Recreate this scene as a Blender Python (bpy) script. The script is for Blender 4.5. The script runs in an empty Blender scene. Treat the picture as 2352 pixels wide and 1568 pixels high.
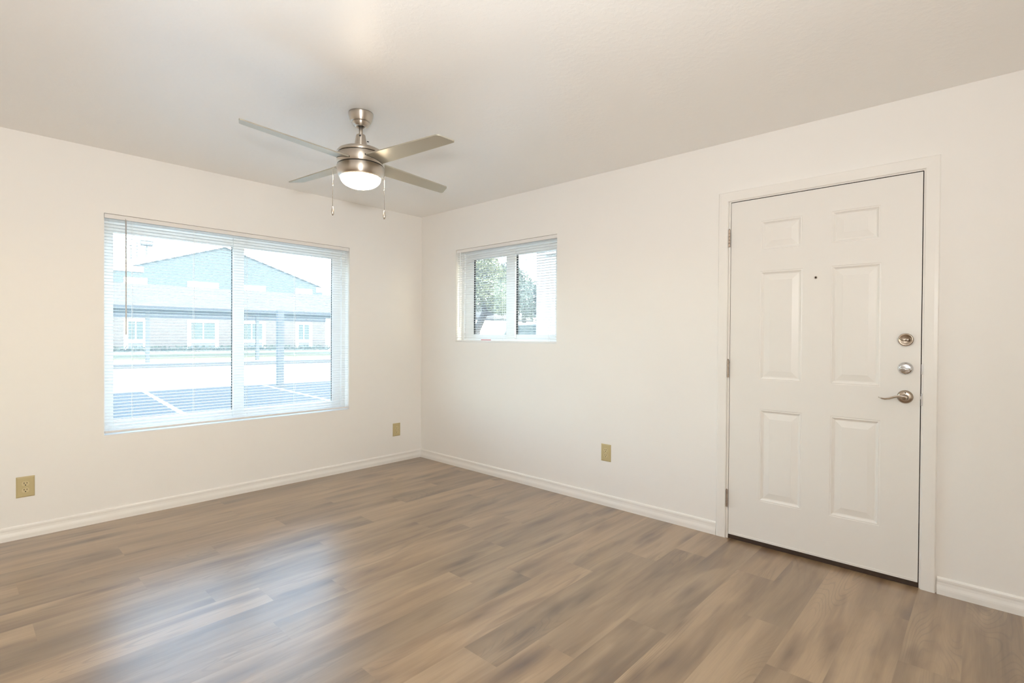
import bpy, bmesh, math, random
from mathutils import Vector, Matrix
S = bpy.context.scene
COL = S.collection
random.seed(7)
PI = math.pi

# ------------------------------------------------------------------ camera
cam_d = bpy.data.cameras.new('camera')
cam_d.sensor_width = 36.0
cam_d.lens = 18.159
cam_d.clip_start = 0.02
cam_d.clip_end = 500
cam = bpy.data.objects.new('camera', cam_d)
COL.objects.link(cam)
yaw, pitch, roll = 0.745465528, -0.00942790186, 0.00663328
f_ = Vector((math.cos(yaw)*math.cos(pitch), math.sin(yaw)*math.cos(pitch), math.sin(pitch)))
r_ = Vector((math.sin(yaw), -math.cos(yaw), 0))
u_ = r_.cross(f_)
r2 = r_*math.cos(roll) + u_*math.sin(roll)
u2 = u_*math.cos(roll) - r_*math.sin(roll)
cam.matrix_world = Matrix(((r2.x, u2.x, -f_.x, -3.2498), (r2.y, u2.y, -f_.y, -4.2630), (r2.z, u2.z, -f_.z, 1.2332), (0, 0, 0, 1)))
S.camera = cam

# ------------------------------------------------------------------ view / world / sun / lamps
S.view_settings.view_transform = 'Standard'
S.view_settings.look = 'None'
S.view_settings.exposure = 0.0
S.view_settings.gamma = 1.0
S.view_settings.use_curve_mapping = False
S.cycles.max_bounces = 14
S.cycles.diffuse_bounces = 8
S.cycles.glossy_bounces = 6
S.cycles.transparent_max_bounces = 24
S.cycles.caustics_reflective = False
S.cycles.caustics_refractive = False
S.cycles.sample_clamp_indirect = 8.0

SUN_EL, SUN_AZ = math.radians(29), math.radians(-6)     # the sun stands behind this building, a little to the left
w = bpy.data.worlds.new('sky')
S.world = w
w.use_nodes = True
nt = w.node_tree
bg = nt.nodes['Background']
sky = nt.nodes.new('ShaderNodeTexSky')
sky.sky_type = 'NISHITA'
sky.sun_disc = False
sky.sun_elevation = SUN_EL
sky.sun_rotation = PI - SUN_AZ
sky.air_density = 1.0
sky.dust_density = 2.0
sky.ozone_density = 1.0
hz = nt.nodes.new('ShaderNodeMix')       # thin high cloud whitens the blue
hz.data_type = 'RGBA'
hz.inputs[0].default_value = 0.42
nt.links.new(sky.outputs[0], hz.inputs[6])
hz.inputs[7].default_value = (1.0, 1.03, 1.03, 1)
nt.links.new(hz.outputs[2], bg.inputs[0])
bg.inputs[1].default_value = 3.9

sd = bpy.data.lights.new('sun', 'SUN')
sd.energy = 5.0
sd.angle = math.radians(0.6)
sd.color = (1.0, 0.95, 0.88)
sun = bpy.data.objects.new('sun', sd)
COL.objects.link(sun)
to_sun = Vector((math.sin(SUN_AZ)*math.cos(SUN_EL), -math.cos(SUN_AZ)*math.cos(SUN_EL), math.sin(SUN_EL)))
sun.rotation_euler = to_sun.to_track_quat('Z', 'Y').to_euler()

# the photographer's flash, just above the camera: it throws the fan's and the pull chains' shadows
fl = bpy.data.lights.new('camera_flash', 'POINT')
fl.energy = 10.0
fl.color = (1.0, 1.0, 0.985)
fl.shadow_soft_size = 0.07
flo = bpy.data.objects.new('camera_flash', fl)
COL.objects.link(flo)
flo.location = (-3.20, -4.17, 1.51)
# added fill lamp, turned up so the ceiling behind the camera lights the room
sp = bpy.data.lights.new('bounce_fill', 'AREA')
sp.shape = 'DISK'
sp.size = 0.35
sp.energy = 62.0
sp.color = (1.0, 1.0, 0.99)
spo = bpy.data.objects.new('bounce_fill', sp)
COL.objects.link(spo)
spo.location = (-4.1, -5.8, 0.95)
spo.rotation_euler = (PI, 0, 0)
sp2 = bpy.data.lights.new('tilted_flash', 'AREA')      # the head on the camera, tilted up and forward towards the ceiling by the fan
sp2.shape = 'DISK'
sp2.size = 0.12
sp2.energy = 48.0
sp2.color = (1.0, 1.0, 0.99)
spo2 = bpy.data.objects.new('tilted_flash', sp2)
COL.objects.link(spo2)
spo2.location = (-3.22, -4.17, 1.51)
spo2.rotation_euler = (-Vector((0.30, 1.0, 0.85))).to_track_quat('Z', 'Y').to_euler()

# ------------------------------------------------------------------ materials
def new_mat(name):
    m = bpy.data.materials.new(name)
    m.use_nodes = True
    return m, m.node_tree, m.node_tree.nodes['Principled BSDF']


OUT_SPEC = 0.08


def mat(name, col, rough=0.5, metal=0.0, var=0.03, vscale=6.0, bump=0.0, bscale=80.0, spec=0.5, coat=0.0, emit=None, estr=0.0):
    """Principled with a soft procedural tone variation and an optional bump."""
    m, n, b = new_mat(name)
    L = n.links
    geo = n.nodes.new('ShaderNodeNewGeometry')
    nz = n.nodes.new('ShaderNodeTexNoise')
    nz.inputs['Scale'].default_value = vscale
    nz.inputs['Detail'].default_value = 3
    L.new(geo.outputs['Position'], nz.inputs['Vector'])
    mx = n.nodes.new('ShaderNodeMix')
    mx.data_type = 'RGBA'
    L.new(nz.outputs[0], mx.inputs[0])
    mx.inputs[6].default_value = tuple(c*(1-var) for c in col) + (1,)
    mx.inputs[7].default_value = tuple(min(1, c*(1+var)) for c in col) + (1,)
    L.new(mx.outputs[2], b.inputs['Base Color'])
    b.inputs['Roughness'].default_value = rough
    b.inputs['Metallic'].default_value = metal
    b.inputs['Specular IOR Level'].default_value = spec
    b.inputs['Coat Weight'].default_value = coat
    if emit:
        b.inputs['Emission Color'].default_value = emit + (1,)
        b.inputs['Emission Strength'].default_value = estr
    if bump:
        nb = n.nodes.new('ShaderNodeTexNoise')
        nb.inputs['Scale'].default_value = bscale
        nb.inputs['Detail'].default_value = 4
        L.new(geo.outputs['Position'], nb.inputs['Vector'])
        bp = n.nodes.new('ShaderNodeBump')
        bp.inputs['Strength'].default_value = bump
        bp.inputs['Distance'].default_value = 0.004
        L.new(nb.outputs[0], bp.inputs['Height'])
        L.new(bp.outputs[0], b.inputs['Normal'])
    return m


def ceiling_mat():
    """Knock-down texture: flattened blobs of plaster under a slightly glossy paint."""
    m, n, b = new_mat('textured_ceiling_paint')
    L = n.links
    geo = n.nodes.new('ShaderNodeNewGeometry')
    nz = n.nodes.new('ShaderNodeTexNoise')
    nz.inputs['Scale'].default_value = 38
    nz.inputs['Detail'].default_value = 5
    nz.inputs['Roughness'].default_value = 0.55
    L.new(geo.outputs['Position'], nz.inputs['Vector'])
    rp = n.nodes.new('ShaderNodeValToRGB')
    rp.color_ramp.elements[0].position = 0.46
    rp.color_ramp.elements[1].position = 0.60
    L.new(nz.outputs[0], rp.inputs[0])
    bp = n.nodes.new('ShaderNodeBump')
    bp.inputs['Strength'].default_value = 0.12
    bp.inputs['Distance'].default_value = 0.003
    L.new(rp.outputs[0], bp.inputs['Height'])
    L.new(bp.outputs[0], b.inputs['Normal'])
    b.inputs['Base Color'].default_value = (0.92, 0.915, 0.895, 1)
    b.inputs['Roughness'].default_value = 0.37
    b.inputs['Specular IOR Level'].default_value = 1.0
    return m


def floor_mat():
    """Vinyl oak planks: every plank reads its own random numbers from the mesh attribute 'plank'."""
    m, n, b = new_mat('oak_vinyl_planks')
    L = n.links
    N = n.nodes.new
    geo = N('ShaderNodeNewGeometry')
    at = N('ShaderNodeAttribute')
    at.attribute_name = 'plank'
    sep = N('ShaderNodeSeparateColor')
    L.new(at.outputs['Color'], sep.inputs[0])
    off = N('ShaderNodeVectorMath')
    off.operation = 'MULTIPLY_ADD'
    L.new(at.outputs['Color'], off.inputs[0])
    off.inputs[1].default_value = (37.0, 53.0, 29.0)
    L.new(geo.outputs['Position'], off.inputs[2])

    def noise(sx, sy, scale, detail, rough=0.5, dist=0.0):
        mp = N('ShaderNodeVectorMath')
        mp.operation = 'MULTIPLY'
        L.new(off.outputs[0], mp.inputs[0])
        mp.inputs[1].default_value = (sx, sy, 1)
        t = N('ShaderNodeTexNoise')
        t.inputs['Scale'].default_value = scale
        t.inputs['Detail'].default_value = detail
        t.inputs['Roughness'].default_value = rough
        t.inputs['Distortion'].default_value = dist
        L.new(mp.outputs[0], t.inputs['Vector'])
        return t

    def ramp(src, stops):
        r = N('ShaderNodeValToRGB')
        e = r.color_ramp.elements
        while len(e) < len(stops):
            e.new(0.5)
        for i, (p, c) in enumerate(stops):
            e[i].position = p
            e[i].color = c + (1,) if isinstance(c, tuple) else (c, c, c, 1)
        L.new(src, r.inputs[0])
        return r

    def mix(kind, fac, a, c):
        x = N('ShaderNodeMix')
        x.data_type = 'RGBA'
        x.blend_type = kind
        for sock, v in ((0, fac), (6, a), (7, c)):
            if isinstance(v, (int, float)):
                x.inputs[sock].default_value = v
            elif isinstance(v, tuple):
                x.inputs[sock].default_value = v + (1,)
            else:
                L.new(v, x.inputs[sock])
        return x.outputs[2]

    broad = noise(1.0, 8.0, 1.0, 4, 0.5, 0.5)          # broad tone along the board
    streak = noise(2.2, 46.0, 1.0, 5, 0.6, 0.3)         # narrow streaks
    fine = noise(7.0, 330.0, 1.0, 3, 0.5, 0.0)          # pores
    knot = noise(2.6, 13.0, 1.0, 2, 0.4, 0.5)            # smoky knots
    base = ramp(broad.outputs[0], [(0.30, (0.178, 0.107, 0.053)), (0.48, (0.270, 0.176, 0.093)), (0.66, (0.365, 0.252, 0.145))])
    st = ramp(streak.outputs[0], [(0.30, 0.88), (0.55, 1.0), (0.75, 1.05)])
    c = mix('MULTIPLY', 0.8, base.outputs[0], st.outputs[0])
    fi = ramp(fine.outputs[0], [(0.30, 0.93), (0.6, 1.02)])
    c = mix('MULTIPLY', 0.8, c, fi.outputs[0])
    kn = ramp(knot.outputs[0], [(0.54, (1.0, 1.0, 1.0)), (0.62, (0.84, 0.81, 0.78)), (0.74, (0.58, 0.52, 0.47))])
    c = mix('MULTIPLY', 0.85, c, kn.outputs[0])
    # one dark knot here and there, drawn out along the board
    kp = N('ShaderNodeVectorMath')
    kp.operation = 'MULTIPLY'
    L.new(off.outputs[0], kp.inputs[0])
    kp.inputs[1].default_value = (1.25, 5.6, 1)
    wob = noise(6.0, 16.0, 1.0, 2)
    ka = N('ShaderNodeMix')
    ka.data_type = 'RGBA'
    ka.inputs[0].default_value = 0.12
    L.new(kp.outputs[0], ka.inputs[6])
    L.new(wob.outputs['Color'], ka.inputs[7])
    vo = N('ShaderNodeTexVoronoi')
    vo.voronoi_dimensions = '2D'
    vo.inputs['Scale'].default_value = 1.0
    L.new(ka.outputs[2], vo.inputs['Vector'])
    vr = ramp(vo.outputs['Distance'], [(0.02, (0.42, 0.35, 0.29)), (0.09, (0.68, 0.63, 0.59)), (0.22, (1.0, 1.0, 1.0))])
    c = mix('MULTIPLY', 0.9, c, vr.outputs[0])
    # cathedral grain: contour lines of a slow noise, shown only here and there
    cath = noise(0.75, 5.0, 1.0, 1, 0.4, 0.6)
    mul = N('ShaderNodeMath')
    mul.operation = 'MULTIPLY'
    L.new(cath.outputs[0], mul.inputs[0])
    mul.inputs[1].default_value = 190.0
    sn = N('ShaderNodeMath')
    sn.operation = 'SINE'
    L.new(mul.outputs[0], sn.inputs[0])
    ca = ramp(sn.outputs[0], [(0.0, 1.03), (0.60, 1.0), (0.95, 0.74)])
    where = noise(1.1, 5.0, 1.0, 1)
    wr = ramp(where.outputs[0], [(0.52, 0.0), (0.64, 0.7)])
    c = mix('MULTIPLY', wr.outputs[0], c, ca.outputs[0])
    tone = ramp(sep.outputs[0], [(0.0, (0.82, 0.81, 0.79)), (1.0, (1.17, 1.16, 1.15))])
    c = mix('MULTIPLY', 1.0, c, tone.outputs[0])
    L.new(c, b.inputs['Base Color'])
    rr = ramp(streak.outputs[0], [(0.3, 0.42), (0.7, 0.33)])
    L.new(rr.outputs[0], b.inputs['Roughness'])
    b.inputs['Specular IOR Level'].default_value = 0.8
    b.inputs['Coat Weight'].default_value = 0.9
    b.inputs['Coat Roughness'].default_value = 0.30
    bp = N('ShaderNodeBump')
    bp.inputs['Strength'].default_value = 0.10
    bp.inputs['Distance'].default_value = 0.002
    L.new(fine.outputs[0], bp.inputs['Height'])
    L.new(bp.outputs[0], b.inputs['Normal'])
    return m


def glass_mat(name='glare_veiled_window_glass', tint=(0.945, 0.985, 0.96), refl=0.025, glare_veil=0.062):
    """Clear thin glass with an added pale veil that imitates the haze of overexposure."""
    m, n, b = new_mat(name)
    n.nodes.remove(b)
    out = n.nodes['Material Output']
    tr = n.nodes.new('ShaderNodeBsdfTransparent')
    tr.inputs[0].default_value = tint + (1,)
    gl = n.nodes.new('ShaderNodeBsdfGlossy')
    gl.inputs['Roughness'].default_value = 0.02
    mx = n.nodes.new('ShaderNodeMixShader')
    mx.inputs[0].default_value = refl
    n.links.new(tr.outputs[0], mx.inputs[1])
    n.links.new(gl.outputs[0], mx.inputs[2])
    tl = n.nodes.new('ShaderNodeBsdfTranslucent')  # pale scatter mixed in as the haze of overexposed daylight
    tl.inputs[0].default_value = (0.9, 0.95, 0.92, 1)
    ms = n.nodes.new('ShaderNodeMixShader')
    ms.inputs[0].default_value = glare_veil
    n.links.new(mx.outputs[0], ms.inputs[1])
    n.links.new(tl.outputs[0], ms.inputs[2])
    n.links.new(ms.outputs[0], out.inputs[0])
    return m


def brick_mat(name, c1, c2, mortar, scale=1.0):
    m, n, b = new_mat(name)
    L = n.links
    tc = n.nodes.new('ShaderNodeTexCoord')
    mp = n.nodes.new('ShaderNodeMapping')
    L.new(tc.outputs['Object'], mp.inputs[0])
    br = n.nodes.new('ShaderNodeTexBrick')
    br.inputs['Color1'].default_value = c1 + (1,)
    br.inputs['Color2'].default_value = c2 + (1,)
    br.inputs['Mortar'].default_value = mortar + (1,)
    br.inputs['Scale'].default_value = scale
    br.inputs['Brick Width'].default_value = 0.22
    br.inputs['Row Height'].default_value = 0.075
    br.inputs['Mortar Size'].default_value = 0.008
    L.new(mp.outputs[0], br.inputs['Vector'])
    L.new(br.outputs['Color'], b.inputs['Base Color'])
    b.inputs['Roughness'].default_value = 0.85
    b.inputs['Specular IOR Level'].default_value = OUT_SPEC
    return m, mp


def siding_mat(name, col, pitch=0.18):
    """Painted lap siding: the boards are a bump along height."""
    m, n, b = new_mat(name)
    L = n.links
    geo = n.nodes.new('ShaderNodeNewGeometry')
    sx = n.nodes.new('ShaderNodeSeparateXYZ')
    L.new(geo.outputs['Position'], sx.inputs[0])
    d = n.nodes.new('ShaderNodeMath')
    d.operation = 'DIVIDE'
    L.new(sx.outputs[2], d.inputs[0])
    d.inputs[1].default_value = pitch
    fr = n.nodes.new('ShaderNodeMath')
    fr.operation = 'FRACT'
    L.new(d.outputs[0], fr.inputs[0])
    bp = n.nodes.new('ShaderNodeBump')
    bp.inputs['Distance'].default_value = 0.02
    bp.inputs['Strength'].default_value = 0.5
    bp.invert = True
    L.new(fr.outputs[0], bp.inputs['Height'])
    L.new(bp.outputs[0], b.inputs['Normal'])
    b.inputs['Base Color'].default_value = col + (1,)
    b.inputs['Roughness'].default_value = 0.7
    b.inputs['Specular IOR Level'].default_value = OUT_SPEC
    return m


def leaf_mat(name, col):
    m, n, b = new_mat(name)
    L = n.links
    out = n.nodes['Material Output']
    geo = n.nodes.new('ShaderNodeNewGeometry')
    nz = n.nodes.new('ShaderNodeTexNoise')
    nz.inputs['Scale'].default_value = 2.0
    L.new(geo.outputs['Position'], nz.inputs['Vector'])
    mx = n.nodes.new('ShaderNodeMix')
    mx.data_type = 'RGBA'
    L.new(nz.outputs[0], mx.inputs[0])
    mx.inputs[6].default_value = tuple(c*0.75 for c in col) + (1,)
    mx.inputs[7].default_value = tuple(min(1, c*1.25) for c in col) + (1,)
    L.new(mx.outputs[2], b.inputs['Base Color'])
    b.inputs['Roughness'].default_value = 0.55
    tl = n.nodes.new('ShaderNodeBsdfTranslucent')
    L.new(mx.outputs[2], tl.inputs[0])
    ms = n.nodes.new('ShaderNodeMixShader')
    ms.inputs[0].default_value = 0.4
    L.new(b.outputs[0], ms.inputs[1])
    L.new(tl.outputs[0], ms.inputs[2])
    L.new(ms.outputs[0], out.inputs[0])
    return m


M = {}
M['wall'] = mat('cream_wall_paint', (0.855, 0.838, 0.81), 0.55, bump=0.06, bscale=55, spec=0.25, var=0.012, vscale=2)
M['ceiling'] = ceiling_mat()
M['floor'] = floor_mat()
M['trim'] = mat('white_trim_paint', (0.85, 0.83, 0.795), 0.32, spec=0.45, var=0.01)
M['door'] = mat('white_door_paint', (0.82, 0.80, 0.765), 0.34, spec=0.45, var=0.01)
M['vinyl'] = mat('white_window_vinyl', (0.85, 0.86, 0.85), 0.35, var=0.01)
M['dark_detail'] = mat('black_detail', (0.03, 0.035, 0.04), 0.6)
M['slat'] = mat('white_blind_slat', (0.86, 0.87, 0.86), 0.45, var=0.01)
M['rail'] = mat('white_blind_rail', (0.80, 0.78, 0.76), 0.4, var=0.01)
M['cord'] = mat('white_ladder_cord', (0.88, 0.89, 0.89), 0.7)
M['wand'] = mat('clear_grey_wand', (0.42, 0.40, 0.39), 0.25)
M['glass'] = glass_mat()
M['nickel'] = mat('brushed_nickel', (0.60, 0.545, 0.48), 0.27, metal=1.0, var=0.05, vscale=30)
def brushed(m, amount):
    n = m.node_tree
    b = n.nodes['Principled BSDF']
    b.inputs['Anisotropic'].default_value = amount
    b.inputs['Anisotropic Rotation'].default_value = 0.25
    tg = n.nodes.new('ShaderNodeTangent')
    tg.direction_type = 'RADIAL'
    tg.axis = 'Z'
    n.links.new(tg.outputs[0], b.inputs['Tangent'])


M['fanmetal'] = mat('turned_brushed_nickel', (0.62, 0.56, 0.49), 0.34, metal=1.0, var=0.05, vscale=30)
brushed(M['fanmetal'], 0.85)
M['darknickel'] = mat('satin_nickel_lock', (0.46, 0.385, 0.315), 0.26, metal=1.0, var=0.05, vscale=40)
M['chrome'] = mat('polished_chrome', (0.75, 0.76, 0.78), 0.14, metal=1.0, var=0.02)
M['hinge'] = mat('aged_nickel_hinge', (0.42, 0.34, 0.28), 0.35, metal=1.0, var=0.1, vscale=60)
M['blade'] = mat('silver_fan_blade', (0.46, 0.435, 0.36), 0.36, metal=0.55, var=0.02)
M['black'] = mat('black_gap', (0.01, 0.009, 0.008), 0.8)
M['ivory'] = mat('ivory_outlet_plastic', (0.52, 0.43, 0.235), 0.35, var=0.01)
M['ivory2'] = mat('pale_ivory_receptacle', (0.60, 0.51, 0.30), 0.35, var=0.01)
M['slot'] = mat('dark_outlet_slot', (0.025, 0.018, 0.012), 0.7)
M['threshold'] = mat('dark_brown_threshold', (0.045, 0.026, 0.017), 0.5, var=0.2, vscale=30)
M['bulb'] = mat('lit_frosted_glass', (0.9, 0.88, 0.84), 0.4, emit=(1.0, 0.83, 0.62), estr=52.0)
M['red'] = mat('red_sticker_print', (0.5, 0.06, 0.07), 0.5)

# ------------------------------------------------------------------ mesh helpers
def link(name, bm, m, parent=None, smooth=False, kind=None, loc=None):
    me = bpy.data.meshes.new(name)
    bm.normal_update()
    bm.to_mesh(me)
    bm.free()
    for mm in (m if isinstance(m, (list, tuple)) else [m]):
        me.materials.append(mm)
    if smooth:
        for p in me.polygons:
            p.use_smooth = True
    o = bpy.data.objects.new(name, me)
    COL.objects.link(o)
    if parent is not None:
        o.parent = parent
    if loc:
        o.location = loc
    if kind:
        o['kind'] = kind
    return o


def box(bm, x0, x1, y0, y1, z0, z1, mi=0, bev=0.0):
    x0, x1 = sorted((x0, x1)); y0, y1 = sorted((y0, y1)); z0, z1 = sorted((z0, z1))
    vs = [bm.verts.new(v) for v in ((x0, y0, z0), (x1, y0, z0), (x1, y1, z0), (x0, y1, z0), (x0, y0, z1), (x1, y0, z1), (x1, y1, z1), (x0, y1, z1))]
    fs = []
    for idx in ((3, 2, 1, 0), (4, 5, 6, 7), (0, 1, 5, 4), (1, 2, 6, 5), (2, 3, 7, 6), (3, 0, 4, 7)):
        fc = bm.faces.new([vs[i] for i in idx])
        fc.material_index = mi
        fs.append(fc)
    if bev > 0:
        es = list({e for fc in fs for e in fc.edges})
        bmesh.ops.bevel(bm, geom=es, offset=bev, segments=2, affect='EDGES', profile=0.7)
    return vs


def nb(*a, **k):
    bm = bmesh.new()
    box(bm, *a, **k)
    return bm


def lathe(bm, prof, cx=0, cy=0, cz=0, seg=48, axis='z', a0=0.0, mi=0):
    """prof: list of (radius, height)."""
    rings = []
    for r, h in prof:
        ring = []
        if r < 1e-6:
            ring = [None]
            p = Vector((0, 0, h))
            ring = [bm.verts.new(_ax(p, axis, cx, cy, cz))]
        else:
            for i in range(seg):
                t = 2*PI*i/seg + a0
                ring.append(bm.verts.new(_ax(Vector((r*math.cos(t), r*math.sin(t), h)), axis, cx, cy, cz)))
        rings.append(ring)
    for A, B in zip(rings, rings[1:]):
        if len(A) == 1 and len(B) == 1:
            continue
        for i in range(seg):
            j = (i+1) % seg
            if len(A) == 1:
                fc = bm.faces.new((A[0], B[j], B[i]))
            elif len(B) == 1:
                fc = bm.faces.new((A[i], A[j], B[0]))
            else:
                fc = bm.faces.new((A[i], A[j], B[j], B[i]))
            fc.material_index = mi
    bmesh.ops.recalc_face_normals(bm, faces=bm.faces[:])


def _ax(p, axis, cx, cy, cz):
    if axis == 'z':
        return Vector((cx+p.x, cy+p.y, cz+p.z))
    if axis == '-x':       # height runs towards -x (out of the right wall into the room)
        return Vector((cx-p.z, cy-p.x, cz+p.y))
    if axis == '-y':       # height runs towards -y (out of the left wall into the room)
        return Vector((cx+p.x, cy-p.z, cz+p.y))


def tube(bm, pts, r, seg=8, mi=0, caps=True):
    pts = [Vector(p) for p in pts]
    rings = []
    n0 = None
    for i, p in enumerate(pts):
        t = (pts[min(i+1, len(pts)-1)] - pts[max(i-1, 0)]).normalized()
        if n0 is None:
            n0 = t.orthogonal().normalized()
        n0 = (n0 - t*n0.dot(t)).normalized()
        bn = t.cross(n0)
        rr = r[i] if isinstance(r, (list, tuple)) else r
        if not isinstance(rr, tuple):
            rr = (rr, rr)
        rings.append([bm.verts.new(p + n0*math.cos(2*PI*k/seg)*rr[0] + bn*math.sin(2*PI*k/seg)*rr[1]) for k in range(seg)])
    for A, B in zip(rings, rings[1:]):
        for k in range(seg):
            fc = bm.faces.new((A[k], A[(k+1) % seg], B[(k+1) % seg], B[k]))
            fc.material_index = mi
    if caps:
        bm.faces.new(rings[0][::-1]).material_index = mi
        bm.faces.new(rings[-1]).material_index = mi


def prism(bm, poly, mapf, a, b, mi=0):
    """poly of (u,v); mapf(u,v,t)->xyz, extruded from t=a to t=b."""
    A = [bm.verts.new(mapf(u, v, a)) for u, v in poly]
    B = [bm.verts.new(mapf(u, v, b)) for u, v in poly]
    n = len(poly)
    fs = [bm.faces.new(A[::-1]), bm.faces.new(B)]
    for i in range(n):
        fs.append(bm.faces.new((A[i], A[(i+1) % n], B[(i+1) % n], B[i])))
    for fc in fs:
        fc.material_index = mi
    bmesh.ops.recalc_face_normals(bm, faces=fs)


def thing(name, label, cat, loc=(0, 0, 0), rz=0.0, group=None):
    o = bpy.data.objects.new(name, None)
    o.empty_display_size = 0.1
    COL.objects.link(o)
    o.location = loc
    o.rotation_euler = (0, 0, rz)
    o['label'] = label
    o['category'] = cat
    if group:
        o['group'] = group
    return o


def tag(o, label, cat, group=None, kind=None):
    o['label'] = label
    o['category'] = cat
    if group:
        o['group'] = group
    if kind:
        o['kind'] = kind
    return o


# ------------------------------------------------------------------ room shell
H = 2.44
T = 0.16                      # wall thickness
XB, YB = -5.6, -6.8           # far ends of the room behind the camera
# openings: left-wall window (along x), right-wall window and door (along y)
LW = (-2.575, -0.808, 0.560, 2.026)
RW = (-1.742, -0.530, 1.180, 2.050)
DR = (-4.030, -3.080, 0.0, 2.075)

bm = bmesh.new()              # floor: one quad per plank, with its own random numbers
lay = bm.loops.layers.float_color.new('plank')
PW, PL_, Y0 = 0.182, 1.255, -2.746
known = {0: -0.966, 1: -1.25, 2: -1.49, -1: -1.876, -2: -0.38, -3: -1.24, 5: -2.24}
k0 = int(math.floor((YB - Y0)/PW)) - 1
k1 = int(math.ceil((0 - Y0)/PW)) + 1
rnd = random.Random(21)
last = 0.3
for k in range(k0, k1):
    ya, yb = max(Y0 + k*PW, YB), min(Y0 + (k+1)*PW, 0.0)
    if yb <= ya:
        continue
    last = (last + rnd.uniform(0.3, 0.75)) % PL_
    o = known.get(k, last)
    x = o - PL_*math.ceil((o - XB)/PL_)
    while x < 0.0:
        xa, xb = max(x, XB), min(x + PL_, 0.0)
        if xb > xa:
            fc = bm.faces.new([bm.verts.new(v) for v in ((xa, ya, 0), (xb, ya, 0), (xb, yb, 0), (xa, yb, 0))])
            c = (rnd.random(), rnd.random(), rnd.random(), 1)
            for lp in fc.loops:
                lp[lay] = c
        x += PL_
# slab under the planks and the strip below the doorway
box(bm, XB - T, T, YB - T, T, -0.14, -0.002)
for fc in bm.faces[-6:]:
    for lp in fc.loops:
        lp[lay] = (0.5, 0.5, 0.5, 1)
link('floor', bm, M['floor'], kind='structure')

link('ceiling', nb(XB - T, T, YB - T, T, H, H + 0.14), M['ceiling'], kind='structure')

bm = bmesh.new()              # left wall (y = 0 .. T) round its window
box(bm, XB - T, LW[0], 0, T, 0, H)
box(bm, LW[1], T, 0, T, 0, H)
box(bm, LW[0], LW[1], 0, T, 0, LW[2])
box(bm, LW[0], LW[1], 0, T, LW[3], H)
link('wall_left', bm, M['wall'], kind='structure')

bm = bmesh.new()              # right wall (x = 0 .. T) round its window and its door
box(bm, 0, T, RW[1], 0, 0, H)
box(bm, 0, T, RW[0], RW[1], 0, RW[2])
box(bm, 0, T, RW[0], RW[1], RW[3], H)
box(bm, 0, T, DR[1], RW[0], 0, H)
box(bm, 0, T, DR[0], DR[1], DR[3], H)
box(bm, 0, T, YB - T, DR[0], 0, H)
link('wall_right', bm, M['wall'], kind='structure')
PD = (-4.8, -4.0, 1.10, 2.05)    # added unseen window behind the camera, to brighten the left wall
bm = bmesh.new()
box(bm, XB - T, PD[0], YB - T, YB, 0, H)
box(bm, PD[1], 0, YB - T, YB, 0, H)
box(bm, PD[0], PD[1], YB - T, YB, PD[3], H)
box(bm, PD[0], PD[1], YB - T, YB, 0, PD[2])
link('wall_back', bm, M['wall'], kind='structure')
bm = bmesh.new()
for x0, x1 in ((PD[0], PD[0] + 0.05), (PD[1] - 0.05, PD[1])):
    box(bm, x0, x1, YB - 0.12, YB - 0.05, PD[2], PD[3])
for z0, z1 in ((PD[2], PD[2] + 0.05), (1.56, 1.60), (PD[3] - 0.05, PD[3])):
    box(bm, PD[0] + 0.05, PD[1] - 0.05, YB - 0.12, YB - 0.05, z0, z1)
w3 = link('fill_window', bm, M['vinyl'], kind='structure')
for z0, z1 in ((PD[2] + 0.05, 1.56), (1.60, PD[3] - 0.05)):
    link('pane', nb(PD[0] + 0.05, PD[1] - 0.05, YB - 0.088, YB - 0.084, z0, z1), M['glass'], w3)
link('wall_side', nb(XB - T, XB, YB, 0, 0, H), M['wall'], kind='structure')

# baseboards, ranch profile
BP = [(0, 0), (0.0135, 0), (0.0135, 0.024), (0.0125, 0.032), (0.0092, 0.046), (0.0082, 0.058), (0.0092, 0.066), (0.0086, 0.074), (0.0052, 0.080), (0, 0.082)]
bm = bmesh.new()
prism(bm, BP, lambda u, v, t: (t, -u, v), XB, 0.0)
link('baseboard_left', bm, M['trim'], kind='structure')
bm = bmesh.new()
prism(bm, BP, lambda u, v, t: (-u, t, v), -3.018, 0.0)
prism(bm, BP, lambda u, v, t: (-u, t, v), YB, -4.090)
link('baseboard_right', bm, M['trim'], kind='structure')

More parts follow.
